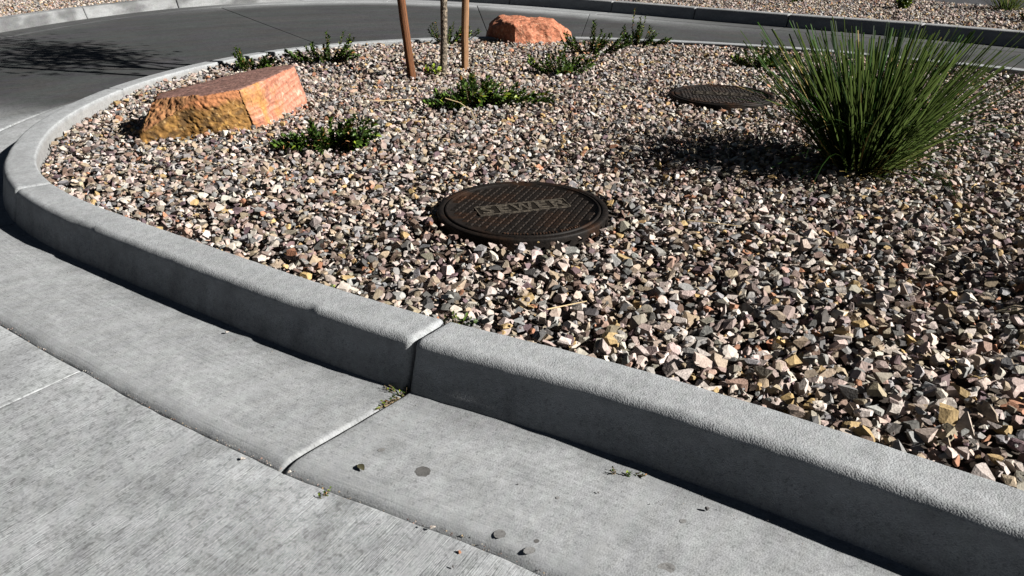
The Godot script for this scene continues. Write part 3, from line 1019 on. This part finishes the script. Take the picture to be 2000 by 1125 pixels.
func build_shrubs() -> void:
	var g := "low green shrubs planted in the gravel"
	var S := [
		[Vector3(-2.02, 0, -6.0), [[-0.09, 0.0, 0.17], [-0.02, 0.05, 0.10], [0.08, 0.0, 0.12], [0.14, -0.04, 0.08], [-0.12, 0.05, 0.08]], 1.0, 0.02, "small shrub just behind the flat-topped boulder, nearest the left kerb"],
		[Vector3(-1.55, 0, -6.35), [[-0.28, 0.0, 0.10], [-0.12, 0.0, 0.14], [0.0, -0.03, 0.23], [0.04, 0.05, 0.13], [0.14, 0.0, 0.13], [0.22, 0.0, 0.24], [-0.2, 0.08, 0.07], [0.26, 0.05, 0.1]], 1.0, 0.03, "wide shrub with two raised tips beyond the flat-topped boulder"],
		[Vector3(-0.62, 0, -7.38), [[-0.14, 0.0, 0.20], [-0.07, 0.0, 0.12], [0.04, 0.0, 0.20], [0.1, 0.0, 0.13], [0.18, 0.0, 0.16], [0.26, 0.0, 0.15]], 0.9, 0.06, "shrub at the far kerb seen behind the tree trunk and stakes"],
		[Vector3(-0.92, 0, -3.72), [[-0.22, 0.03, 0.07], [-0.16, 0.06, 0.08], [-0.1, 0.0, 0.12], [-0.06, 0.05, 0.08], [0.0, 0.0, 0.09], [0.05, -0.05, 0.13], [0.12, -0.14, 0.14], [0.12, 0.03, 0.10], [0.19, 0.0, 0.13], [0.17, 0.06, 0.06], [-0.2, 0.1, 0.05]], 1.1, 0.04, "shrub with rusty dead leaves, nearest the camera, in front of the flat-topped boulder"],
		[Vector3(-0.25, 0, -4.75), [[-0.05, -0.25, 0.15], [-0.02, -0.1, 0.18], [0.1, -0.2, 0.14], [-0.22, 0.0, 0.09], [-0.1, 0.02, 0.13], [0.0, 0.05, 0.14], [0.1, 0.0, 0.14], [0.18, 0.0, 0.13], [0.26, -0.03, 0.10], [0.38, -0.05, 0.06], [0.48, -0.05, 0.05], [-0.24, 0.14, 0.05], [-0.12, 0.16, 0.07], [0.05, 0.14, 0.1], [0.18, 0.1, 0.08]], 1.1, 0.10, "broad sprawling shrub in front of the tree, middle of the gravel"],
		[Vector3(0.37, 0, -5.85), [[-0.23, 0.0, 0.14], [-0.16, 0.0, 0.10], [-0.07, 0.0, 0.14], [0.02, -0.03, 0.2], [0.08, 0.05, 0.12], [0.15, 0.0, 0.13], [0.22, 0.0, 0.15], [0.02, 0.1, 0.08]], 1.0, 0.06, "shrub in front of the other one right of the salmon boulder, on open gravel"],
		[Vector3(0.68, 0, -6.75), [[-0.24, 0.0, 0.18], [-0.14, 0.0, 0.17], [0.0, 0.0, 0.27], [0.06, 0.03, 0.14], [0.12, 0.0, 0.2], [0.22, 0.0, 0.16], [0.3, 0.02, 0.12]], 1.0, 0.02, "dark shrub touching the right end of the salmon boulder"],
		[Vector3(1.15, 0, -7.25), [[-0.12, 0.0, 0.16], [-0.05, 0.0, 0.18], [0.02, -0.02, 0.33], [0.06, 0.02, 0.16], [0.12, 0.0, 0.27], [0.18, 0.02, 0.12], [0.28, 0.04, 0.08]], 0.95, 0.03, "upright shrub against the far kerb, right of the salmon boulder"],
		[Vector3(1.98, 0, -6.15), [[-0.2, 0.04, 0.09], [-0.12, 0.0, 0.12], [0.0, 0.04, 0.09], [0.06, -0.1, 0.18], [0.14, -0.1, 0.15], [0.22, -0.1, 0.13], [0.1, 0.1, 0.07]], 0.95, 0.05, "low shrub behind the far manhole cover and left of the tall grass"],
		[Vector3(5.22, 0, -10.55), [[-0.12, 0, 0.3], [-0.04, 0, 0.4], [0.03, 0.04, 0.36], [0.1, 0, 0.32], [0.0, 0.08, 0.2], [-0.08, 0.08, 0.16]], 1.5, 0.3, "yellow-green bush behind the outer kerb above the tall grass"],
		[Vector3(4.12, 0, -11.5), [[-0.08, 0, 0.12], [0.0, 0, 0.15], [0.08, 0, 0.12]], 1.3, 0.15, "tiny bush half cut off by the top edge behind the outer kerb"],
		[Vector3(6.05, 0, -9.15), [[-0.08, 0, 0.18], [0.0, 0, 0.32], [0.08, 0, 0.24], [0.02, 0.08, 0.12]], 1.4, 0.2, "bush with a bare brown stem at the right edge behind the outer kerb"],
	]
	for e in S:
		var at: Vector3 = e[0]
		at.y = gravel_y(at.x, at.z) if at.z > -7.7 else 0.13
		var t := make_shrub("shrub", at, e[1], 0.031 * e[2], 1.0 if at.z > -7.7 else 0.8, e[3])
		tag(t, e[4], "shrub", g)
	# fallen rusty leaves under the near shrub
	for k in 9:
		var st := SurfaceTool.new()
		var o := part("dead_leaf", leaf_mesh, M.dead, get_node("shrub_003"))
		o.scale = Vector3.ONE * rng.randf_range(0.022, 0.034)
		o.rotation = Vector3(rng.randf_range(-1.9, -0.7), rng.randf() * TAU, rng.randf_range(-0.4, 0.4))
		o.position = Vector3(rng.randf_range(-0.08, 0.2), rng.randf_range(0.02, 0.05), rng.randf_range(0.06, 0.13))

func make_blades() -> void:
	for k in 8:
		var bend := [0.02, 0.06, 0.1, 0.16, 0.04, 0.24, 0.42, 0.7][k] as float
		var st := SurfaceTool.new()
		st.begin(Mesh.PRIMITIVE_TRIANGLES)
		var pos := PackedVector3Array()
		var segs := 7
		var p := Vector3.ZERO
		for i in segs + 1:
			var u := float(i) / segs
			var a := bend * u * 2.0
			if i > 0: p += Vector3(0, cos(a), sin(a)) / segs
			var w := 0.5 * lerpf(1.0, 0.62 if k < 5 else 0.15, u)
			var nrm := Vector3(0, -sin(a), cos(a))
			pos.append(p + Vector3(-w, 0, 0) * 0.013 + nrm * 0.0028)
			pos.append(p)
			pos.append(p + Vector3(w, 0, 0) * 0.013 + nrm * 0.0028)
		blade_meshes.append(done(grid_mesh(pos, PackedVector2Array(), PackedColorArray(), segs + 1, 3)))

func blade_xf(k: int, tilt: float, az: float, ln: float, wide: float, r: float) -> Transform3D:
	var out := Vector3(cos(az), 0, sin(az))
	var up := (ROOT_UP * cos(tilt) + out * sin(tilt)).normalized()
	var z := (out - up * out.dot(up)).normalized()
	if tilt < 0.05: z = out
	var x := up.cross(z).normalized().rotated(up, 0.0)
	var b := Basis(x * wide, up * ln, z * ln)
	# a twist about the blade's own length
	b = Basis(up, rng.randfn() * 0.7) * b
	return Transform3D(b, out * r)

func make_grass(at: Vector3, count: int, reach: float, height: float, dry: float) -> Array:
	var list: Array = []
	for i in count:
		var az := rng.randf() * TAU
		var f := sqrt(rng.randf())
		var tilt := pow(f, 1.25) * reach * rng.randf_range(0.75, 1.1)
		var ln := height * lerpf(0.55, 1.05, sqrt(rng.randf())) / maxf(cos(tilt), 0.80)
		if tilt > 0.75: ln *= rng.randf_range(0.7, 0.95)
		var k := rng.randi() % 5
		if rng.randf() < 0.10 + 0.25 * f * f: k = 5 + rng.randi() % 3
		var ci: int = [0, 0, 1, 1, 2, 3][rng.randi() % 6]
		if rng.randf() < dry: ci = 4
		list.append([k, blade_xf(k, tilt, az, ln, rng.randf_range(0.4, 1.0), rng.randf() * 0.13 * (0.25 + f)), ci])
	for i in int(count * 0.2):      # straw at the foot
		var tilt := rng.randf_range(0.5, 1.35)
		list.append([rng.randi() % 8, blade_xf(0, tilt, rng.randf() * TAU, height * rng.randf_range(0.15, 0.5), 0.5, rng.randf() * 0.15), 4])
	return list

func build_grass() -> void:
	var at := Vector3(1.645, 0, -3.40)
	at.y = gravel_y(at.x, at.z) - 0.01
	var t := base("grass_clump", at)
	tag(t, "tall dark green clump of stiff trimmed grass blades on the right", "grass clump", "", "thing")
	var list := make_grass(at, 780, 0.80, 0.61, 0.04)
	var rest: Array = [[], [], [], [], []]
	for i in list.size():
		var e: Array = list[i]
		if i % 2 == 0 and i < 600:
			var o := part("blade", blade_meshes[e[0]], M.blades[e[2]], t)
			o.transform = e[1]
		else:
			rest[e[2]].append(e)
	blade_mass(t, rest)
	var at3 := Vector3(2.22, gravel_y(2.2, -1.88) - 0.01, -1.88)  # clump added out of view for the shadow it throws on the gravel
	var t3 := base("grass_clump", at3)
	tag(t3, "unseen dark green grass clump added past the right edge to shade the near gravel", "grass clump", "", "thing")
	rest = [[], [], [], [], []]
	for e in make_grass(at3, 200, 0.6, 0.56, 0.03): rest[e[2]].append(e)
	blade_mass(t3, rest)
	var at2 := Vector3(6.5, 0.12, -10.35)
	var t2 := base("grass_clump", at2)
	tag(t2, "small yellowing grass tuft beside the dark asphalt at the top right", "grass clump", "", "thing")
	var l2 := make_grass(at2, 160, 0.9, 0.42, 0.4)
	rest = [[], [], [], [], []]
	for e in l2: rest[e[2]].append(e)
	blade_mass(t2, rest)

func blade_mass(t: Node3D, rest: Array) -> void:
	var holder := Node3D.new()
	put(holder, t, "blade_mass")
	tag(holder, "", "", "", "stuff")
	for ci in rest.size():
		var by := {}
		for e in rest[ci]:
			if not by.has(e[0]): by[e[0]] = []
			by[e[0]].append(e[1])
		for k in by:
			var mm := MultiMesh.new()
			mm.transform_format = MultiMesh.TRANSFORM_3D
			mm.mesh = blade_meshes[k]
			mm.instance_count = by[k].size()
			for i in by[k].size(): mm.set_instance_transform(i, by[k][i])
			var o := MultiMeshInstance3D.new()
			o.multimesh = mm
			o.material_override = M.blades[ci]
			put(o, holder, "blades")
			tag(o, "", "", "", "stuff")

func pole(called: String, foot: Vector3, top: Vector3, r: float, m: Material, seed_: int) -> MeshInstance3D:
	var pts: Array = []; var rad: Array = []
	for i in 25:
		var u := i / 24.0
		pts.append((top - foot) * u + Vector3(nz2.get_noise_2d(u * 5.0, seed_ * 9.0), 0, nz2.get_noise_2d(u * 5.0, seed_ * 9.0 + 50.0)) * 0.004)
		rad.append(r * (1.0 + 0.04 * nz2.get_noise_2d(u * 30.0, seed_)))
	var o := part(called, done(tube(pts, rad, 18)), m, self)
	o.position = foot
	return o

func build_tree() -> void:
	var s1 := pole("tree_stake", Vector3(-0.745, 0.05, -5.69), Vector3(-0.94, 2.3, -5.72), 0.0305, M.stake_red, 1)
	tag(s1, "reddish brown round wooden stake leaning left of the tree trunk", "stake", "wooden stakes beside the young tree")
	var s2 := pole("tree_stake", Vector3(-0.38, 0.05, -6.10), Vector3(-0.30, 2.3, -6.14), 0.0285, M.stake_tan, 2)
	tag(s2, "pale tan upright wooden stake right of the tree trunk", "stake", "wooden stakes beside the young tree")
	var foot := Vector3(-0.535, 0.05, -5.90)
	var t := base("young_tree", foot)
	tag(t, "slender grey-barked young tree trunk between two wooden stakes, crown out of frame", "tree")
	var pts: Array = []; var rad: Array = []
	for i in 60:
		var u := i / 59.0
		pts.append(Vector3(0.09 * u + 0.008 * sin(u * 9.0), u * 2.5, 0.01 * sin(u * 7.0)))
		rad.append(0.027 - 0.006 * u + 0.0022 * nz2.get_noise_1d(u * 90.0) + (0.004 * (1.0 - u * 12.0) if u < 0.083 else 0.0))
	part("trunk", done(tube(pts, rad, 18)), M.bark, t)
	var tips: Array = []
	for k in 9:
		var a := TAU * k / 9.0 + rng.randf() * 0.4
		var st0: Vector3 = pts[34 + k % 22]
		var hgt := rng.randf_range(2.3, 3.7)
		var sp := rng.randf_range(0.15, 0.7)
		var tip := Vector3(cos(a) * sp, hgt, sin(a) * sp - 0.45)
		var bp: Array = []; var br: Array = []
		for i in 9:
			var u := i / 8.0
			bp.append(st0.lerp(tip, u) + Vector3(cos(a), 0, sin(a)) * sin(u * PI) * 0.12)
			br.append(0.015 * (1.0 - 0.75 * u))
			if i > 4: tips.append(bp[-1])
		part("branch", done(tube(bp, br, 7)), M.bark, t)
	var mm := MultiMesh.new()
	mm.transform_format = MultiMesh.TRANSFORM_3D
	mm.use_colors = true
	mm.mesh = leaf_mesh
	mm.instance_count = 2600
	for i in 2600:
		var c: Vector3 = tips[rng.randi() % tips.size()] + Vector3(rng.randfn(), rng.randfn(), rng.randfn()) * 0.19
		var ln := rng.randf_range(0.05, 0.085)
		mm.set_instance_transform(i, Transform3D(Basis(Vector3(rng.randfn(), rng.randfn(), rng.randfn()).normalized(), rng.randf() * TAU).scaled(Vector3.ONE * ln), c))
		mm.set_instance_color(i, leaf_color(0.05))
	var o := MultiMeshInstance3D.new()
	o.multimesh = mm
	o.material_override = M.leaf
	put(o, t, "crown")
	tag(o, "", "", "", "stuff")

# ---------------------------------------------------------------- small things on the paving
func build_bits() -> void:
	var L := [
		[Vector3(-0.877, 0.004, -1.993), 0.011, 0, "small white pebble on the gutter near the shaded kerb face"],
		[Vector3(-0.164, 0.006, -1.165), 0.009, 0, "small pale pebble at the gutter lip below the dark round stain"],
		[Vector3(-0.185, 0.006, -1.172), 0.005, 5, "tiny dark pebble beside the pale one at the gutter lip"],
		[Vector3(0.014, 0.004, -1.302), 0.0045, 4, "tiny grey pebble in the open middle of the gutter"],
		[Vector3(0.19, 0.004, -1.275), 0.0045, 4, "tiny grey pebble under the shaded kerb right of the gutter middle"],
		[Vector3(0.417, 0.004, -1.222), 0.010, 5, "dark pebble beside the kerb foot at the lower right"],
		[Vector3(-0.633, 0.0, -1.392), 0.013, 0, "cream stone chip wedged in the road joint left of the gutter joint"],
		[Vector3(-0.105, 0.0, -1.105), 0.009, 7, "orange-tan chip lying in the road joint at the bottom"],
		[Vector3(-0.115, 0.003, -1.065), 0.006, 5, "black pebble on the road slab edge at the bottom"],
		[Vector3(-0.51, 0.004, -1.345), 0.006, 0, "white crumb at the corner where gutter joint meets road"],
	]
	for e in L:
		var m: StandardMaterial3D = M.stone.duplicate()
		m.albedo_color = (palette[e[2]][0] as Color).linear_to_srgb()
		var o := part("pebble", stone_meshes[rng.randi() % 8], m, self)
		var b := stone_basis(e[1])
		o.transform = Transform3D(b, e[0] + Vector3(0, e[1] * 0.4, 0))
		tag(o, e[3], "pebble", "loose pebbles on the gutter and road")
	# grit caught in the joints
	var grit: Array = []
	for i in 420:
		var s: float = s_of_cache[0] + rng.randf_range(-1.6, 2.6)
		var q := along_curve(ISL, s)
		var w: Vector2 = q[0] + q[1] * (0.562 + rng.randfn() * 0.005 + gutter_shift(s, 0.5, Vector2(0.6, 0)).x)
		grit.append([rng.randi() % stone_meshes.size(), Transform3D(stone_basis(rng.randf_range(0.0018, 0.0045)), Vector3(w.x, -0.006 + rng.randf() * 0.004, w.y)), stone_color() * 0.8])
	for i in 160:
		var s: float = s_of_cache[0] + rng.randf_range(-1.6, 2.6)
		var q := along_curve(ISL, s)
		var w: Vector2 = q[0] + q[1] * (0.18 + absf(rng.randfn()) * 0.06)
		grit.append([rng.randi() % stone_meshes.size(), Transform3D(stone_basis(rng.randf_range(0.001, 0.0028)), Vector3(w.x, 0.004, w.y)), stone_color() * 0.5])
	var gh := base("grit"); tag(gh, "fine grit caught in the road joint and along the kerb foot", "grit", "", "stuff")
	many(gh, grit, "loose_grit")
	# weeds
	var W := [
		[Vector3(-0.288, 0.0, -1.672), [[-0.012, 0.014, 0.012], [-0.026, 0.034, 0.012], [0.005, -0.008, 0.018], [-0.046, 0.06, 0.007], [-0.062, 0.08, 0.005], [-0.035, -0.006, 0.012], [-0.05, -0.012, 0.016]], 0.009, 0.12, "dark green weeds growing in the gutter joint at the foot of the kerb"],
		[Vector3(-0.155, 0.115, -1.84), [[0.0, 0.0, 0.045], [0.03, 0.0, 0.03], [0.05, 0.01, 0.02], [-0.03, -0.01, 0.02]], 0.013, 0.4, "small green weed behind the kerb joint at the gravel edge"],
		[Vector3(0.25, 0.002, -1.345), [[-0.02, 0.0, 0.01], [0.02, 0.005, 0.01], [0.05, 0.01, 0.008]], 0.0075, 0.05, "low dark weed sprouting along the kerb foot on the right"],
		[Vector3(-0.58, 0.125, -2.03), [[-0.02, 0.0, 0.02], [0.03, 0.0, 0.025], [0.06, 0.02, 0.015]], 0.012, 0.4, "green sprouts at the gravel edge above the hollow in the kerb"],
		[Vector3(-0.60, 0.12, -5.82), [[-0.05, 0.0, 0.05], [0.0, 0.0, 0.06], [0.04, 0.02, 0.04]], 0.035, 1.0, "bright yellow-green weed at the foot of the tree trunk"],
		[Vector3(-0.42, -0.002, -1.272), [[0.0, 0.0, 0.01], [0.012, -0.008, 0.008]], 0.007, 0.6, "lone yellow-green sprout in the road joint right of the gutter joint"],
	]
	for e in W:
		var t := make_shrub("weed", e[0], e[1], e[2], 0.16, e[3], 0.15)
		tag(t, e[4], "weed", "small weeds in the joints and gravel")
	# scraps and sticks
	var lf := part("leaf_scrap", leaf_mesh, M.scrap, self)
	lf.transform = Transform3D(Basis.from_euler(Vector3(-1.5, 0.6, 0)).scaled(Vector3.ONE * 0.03), Vector3(-0.339, 0.012, -1.342))
	tag(lf, "crumpled dry leaf scrap left of the dark round stain on the gutter", "leaf")
	var K := [
		[[Vector3(-0.86, 0, -4.72), Vector3(-0.74, 0, -4.74), Vector3(-0.62, 0, -4.76)], 0.003, "pale straight stick lying left of the broad sprawling shrub"],
		[[Vector3(-0.40, 0.07, -4.50), Vector3(-0.31, 0.05, -4.46), Vector3(-0.24, 0.02, -4.38), Vector3(-0.20, 0.0, -4.16)], 0.003, "pale curved dry grass stalk at the front of the broad shrub"],
		[[Vector3(0.10, 0.0, -1.90), Vector3(0.16, 0.004, -1.925), Vector3(0.22, 0.008, -1.945)], 0.0022, "thin straw twig on the gravel in front of the near manhole cover"],
		[[Vector3(0.66, 0.0, -2.62), Vector3(0.74, 0.006, -2.58), Vector3(0.84, 0.0, -2.56)], 0.002, "pale twig on the gravel right of the near manhole cover"],
	]
	for e in K:
		var pts: Array = []; var rr: Array = []
		var src: Array = e[0]
		for i in src.size():
			var p: Vector3 = src[i]
			pts.append(Vector3(p.x, gravel_y(p.x, p.z) + 0.024 + p.y, p.z)); rr.append(e[1] * (1.0 - 0.4 * i / src.size()))
		var o := part("twig", done(tube(pts, rr, 6)), M.straw, self)
		tag(o, e[2], "twig", "dry twigs on the gravel")

var s_of_cache: Array = []

# ---------------------------------------------------------------- the scene
func _ready() -> void:
	rng.seed = 20240611
	var cam := Camera3D.new()
	cam.name = "camera"
	add_child(cam)
	cam.position = Vector3(0, 1.13, 0)
	cam.rotation_degrees.x = -26.0
	cam.fov = 42.41
	cam.near = 0.05
	cam.far = 1000.0
	cam.current = true
	var env := Environment.new()
	env.background_mode = Environment.BG_SKY
	var sky := Sky.new()
	var sm := ProceduralSkyMaterial.new()
	sm.sky_top_color = Color(0.17, 0.21, 0.27)
	sm.sky_horizon_color = Color(0.40, 0.43, 0.47)
	sm.sky_curve = 0.12
	sm.ground_bottom_color = Color(0.16, 0.15, 0.14)
	sm.ground_horizon_color = Color(0.36, 0.38, 0.40)
	sm.energy_multiplier = 0.36
	sky.sky_material = sm
	env.sky = sky
	env.tonemap_mode = Environment.TONE_MAPPER_LINEAR
	env.tonemap_exposure = 3.25
	env.sdfgi_enabled = true
	env.ssao_enabled = true
	env.ssil_enabled = true
	var we := WorldEnvironment.new()
	we.name = "world_environment"
	we.environment = env
	add_child(we)
	var sun := DirectionalLight3D.new()
	sun.name = "sun"
	sun.light_energy = 1.6
	sun.light_color = Color(1.0, 0.982, 0.958)
	sun.light_angular_distance = 0.5
	sun.shadow_enabled = true
	add_child(sun)
	var az := deg_to_rad(SUN_AZ); var el := deg_to_rad(SUN_EL)
	var dir := Vector3(-cos(az) * cos(el), -sin(el), -sin(az) * cos(el))
	sun.look_at_from_position(Vector3.ZERO, dir, ROOT_UP)

	nz.seed = 5; nz.frequency = 1.0; nz.fractal_octaves = 4
	nz2.seed = 9; nz2.frequency = 1.0; nz2.fractal_octaves = 2
	make_materials()
	M.scrap = mat(Color(0.045, 0.042, 0.022), 0.8)
	M.dead = mat(Color(0.20, 0.10, 0.04), 0.8)
	for i in 11: stone_meshes.append(make_stone(rng.randi_range(5, 9), 0.34, 0.74, rng.randi_range(1, 4)))
	for i in 5: stone_meshes.append(make_stone(rng.randi_range(9, 13), 0.5, 0.85, 14))
	leaf_mesh = make_leaf()
	make_blades()

	var island := [Vector2(0.991, -1.122), Vector2(0.675, -1.336), Vector2(0.257, -1.592), Vector2(-0.184, -1.81), Vector2(-0.454, -1.966), Vector2(-0.833, -2.209), Vector2(-1.305, -2.53), Vector2(-1.587, -2.722), Vector2(-1.787, -2.874), Vector2(-2.006, -3.078), Vector2(-2.211, -3.348), Vector2(-2.347, -3.616), Vector2(-2.469, -3.923), Vector2(-2.546, -4.216), Vector2(-2.60, -4.625), Vector2(-2.60, -5.15), Vector2(-2.50, -5.70), Vector2(-2.31, -6.25), Vector2(-1.95, -6.80), Vector2(-1.43, -7.213), Vector2(-0.738, -7.50), Vector2(0.1, -7.60), Vector2(0.744, -7.54), Vector2(1.456, -7.35), Vector2(2.108, -7.081), Vector2(2.762, -6.71), Vector2(3.32, -6.218), Vector2(3.857, -5.744), Vector2(4.55, -4.7), Vector2(4.95, -3.3), Vector2(4.75, -1.8), Vector2(4.0, -0.8), Vector2(3.0, -0.35), Vector2(2.2, -0.45), Vector2(1.55, -0.78)]
	ISL = make_curve(island, true, 0.02, 0.16, Vector2(0.5, 5.0))
	for p in ISL.p: island_poly.append(p)
	var outer := [Vector2(-6.7, -3.0), Vector2(-6.35, -6.0), Vector2(-6.12, -8.0), Vector2(-6.024, -9.167), Vector2(-5.74, -10.61), Vector2(-5.09, -12.07), Vector2(-3.95, -13.09), Vector2(-2.62, -13.55), Vector2(-1.48, -13.38), Vector2(-0.04, -12.64), Vector2(1.43, -11.47), Vector2(2.44, -10.55), Vector2(3.39, -9.71), Vector2(4.44, -8.81), Vector2(5.27, -7.95), Vector2(6.3, -6.75), Vector2(7.6, -5.1)]
	OUT = make_curve(outer, false, 0.03, 0.15, Vector2(0, -6))
	for i in OUT.cnt: OUT.p[i] = OUT.p[i] - OUT.n[i] * 0.167
	s_of_cache = [s_of(ISL, Vector2(-0.18, -1.81))]

	build_road()
	build_kerbs()
	build_gravel()
	build_boulders()
	var m1 := make_manhole(Vector3(0.042, 0.139, -2.755), deg_to_rad(17.0))
	m1.rotation.x = 0.0
	tag(m1, "near round cast iron manhole cover reading SEWER, rust on its rim", "manhole cover", "sewer manhole covers in the gravel")
	var m2 := make_manhole(Vector3(1.38, 0.136, -4.95), deg_to_rad(-14.0))
	tag(m2, "far round cast iron manhole cover with pale scraps on it, left of the tall grass", "manhole cover", "sewer manhole covers in the gravel")
	build_tree()
	build_shrubs()
	build_grass()
	build_bits()
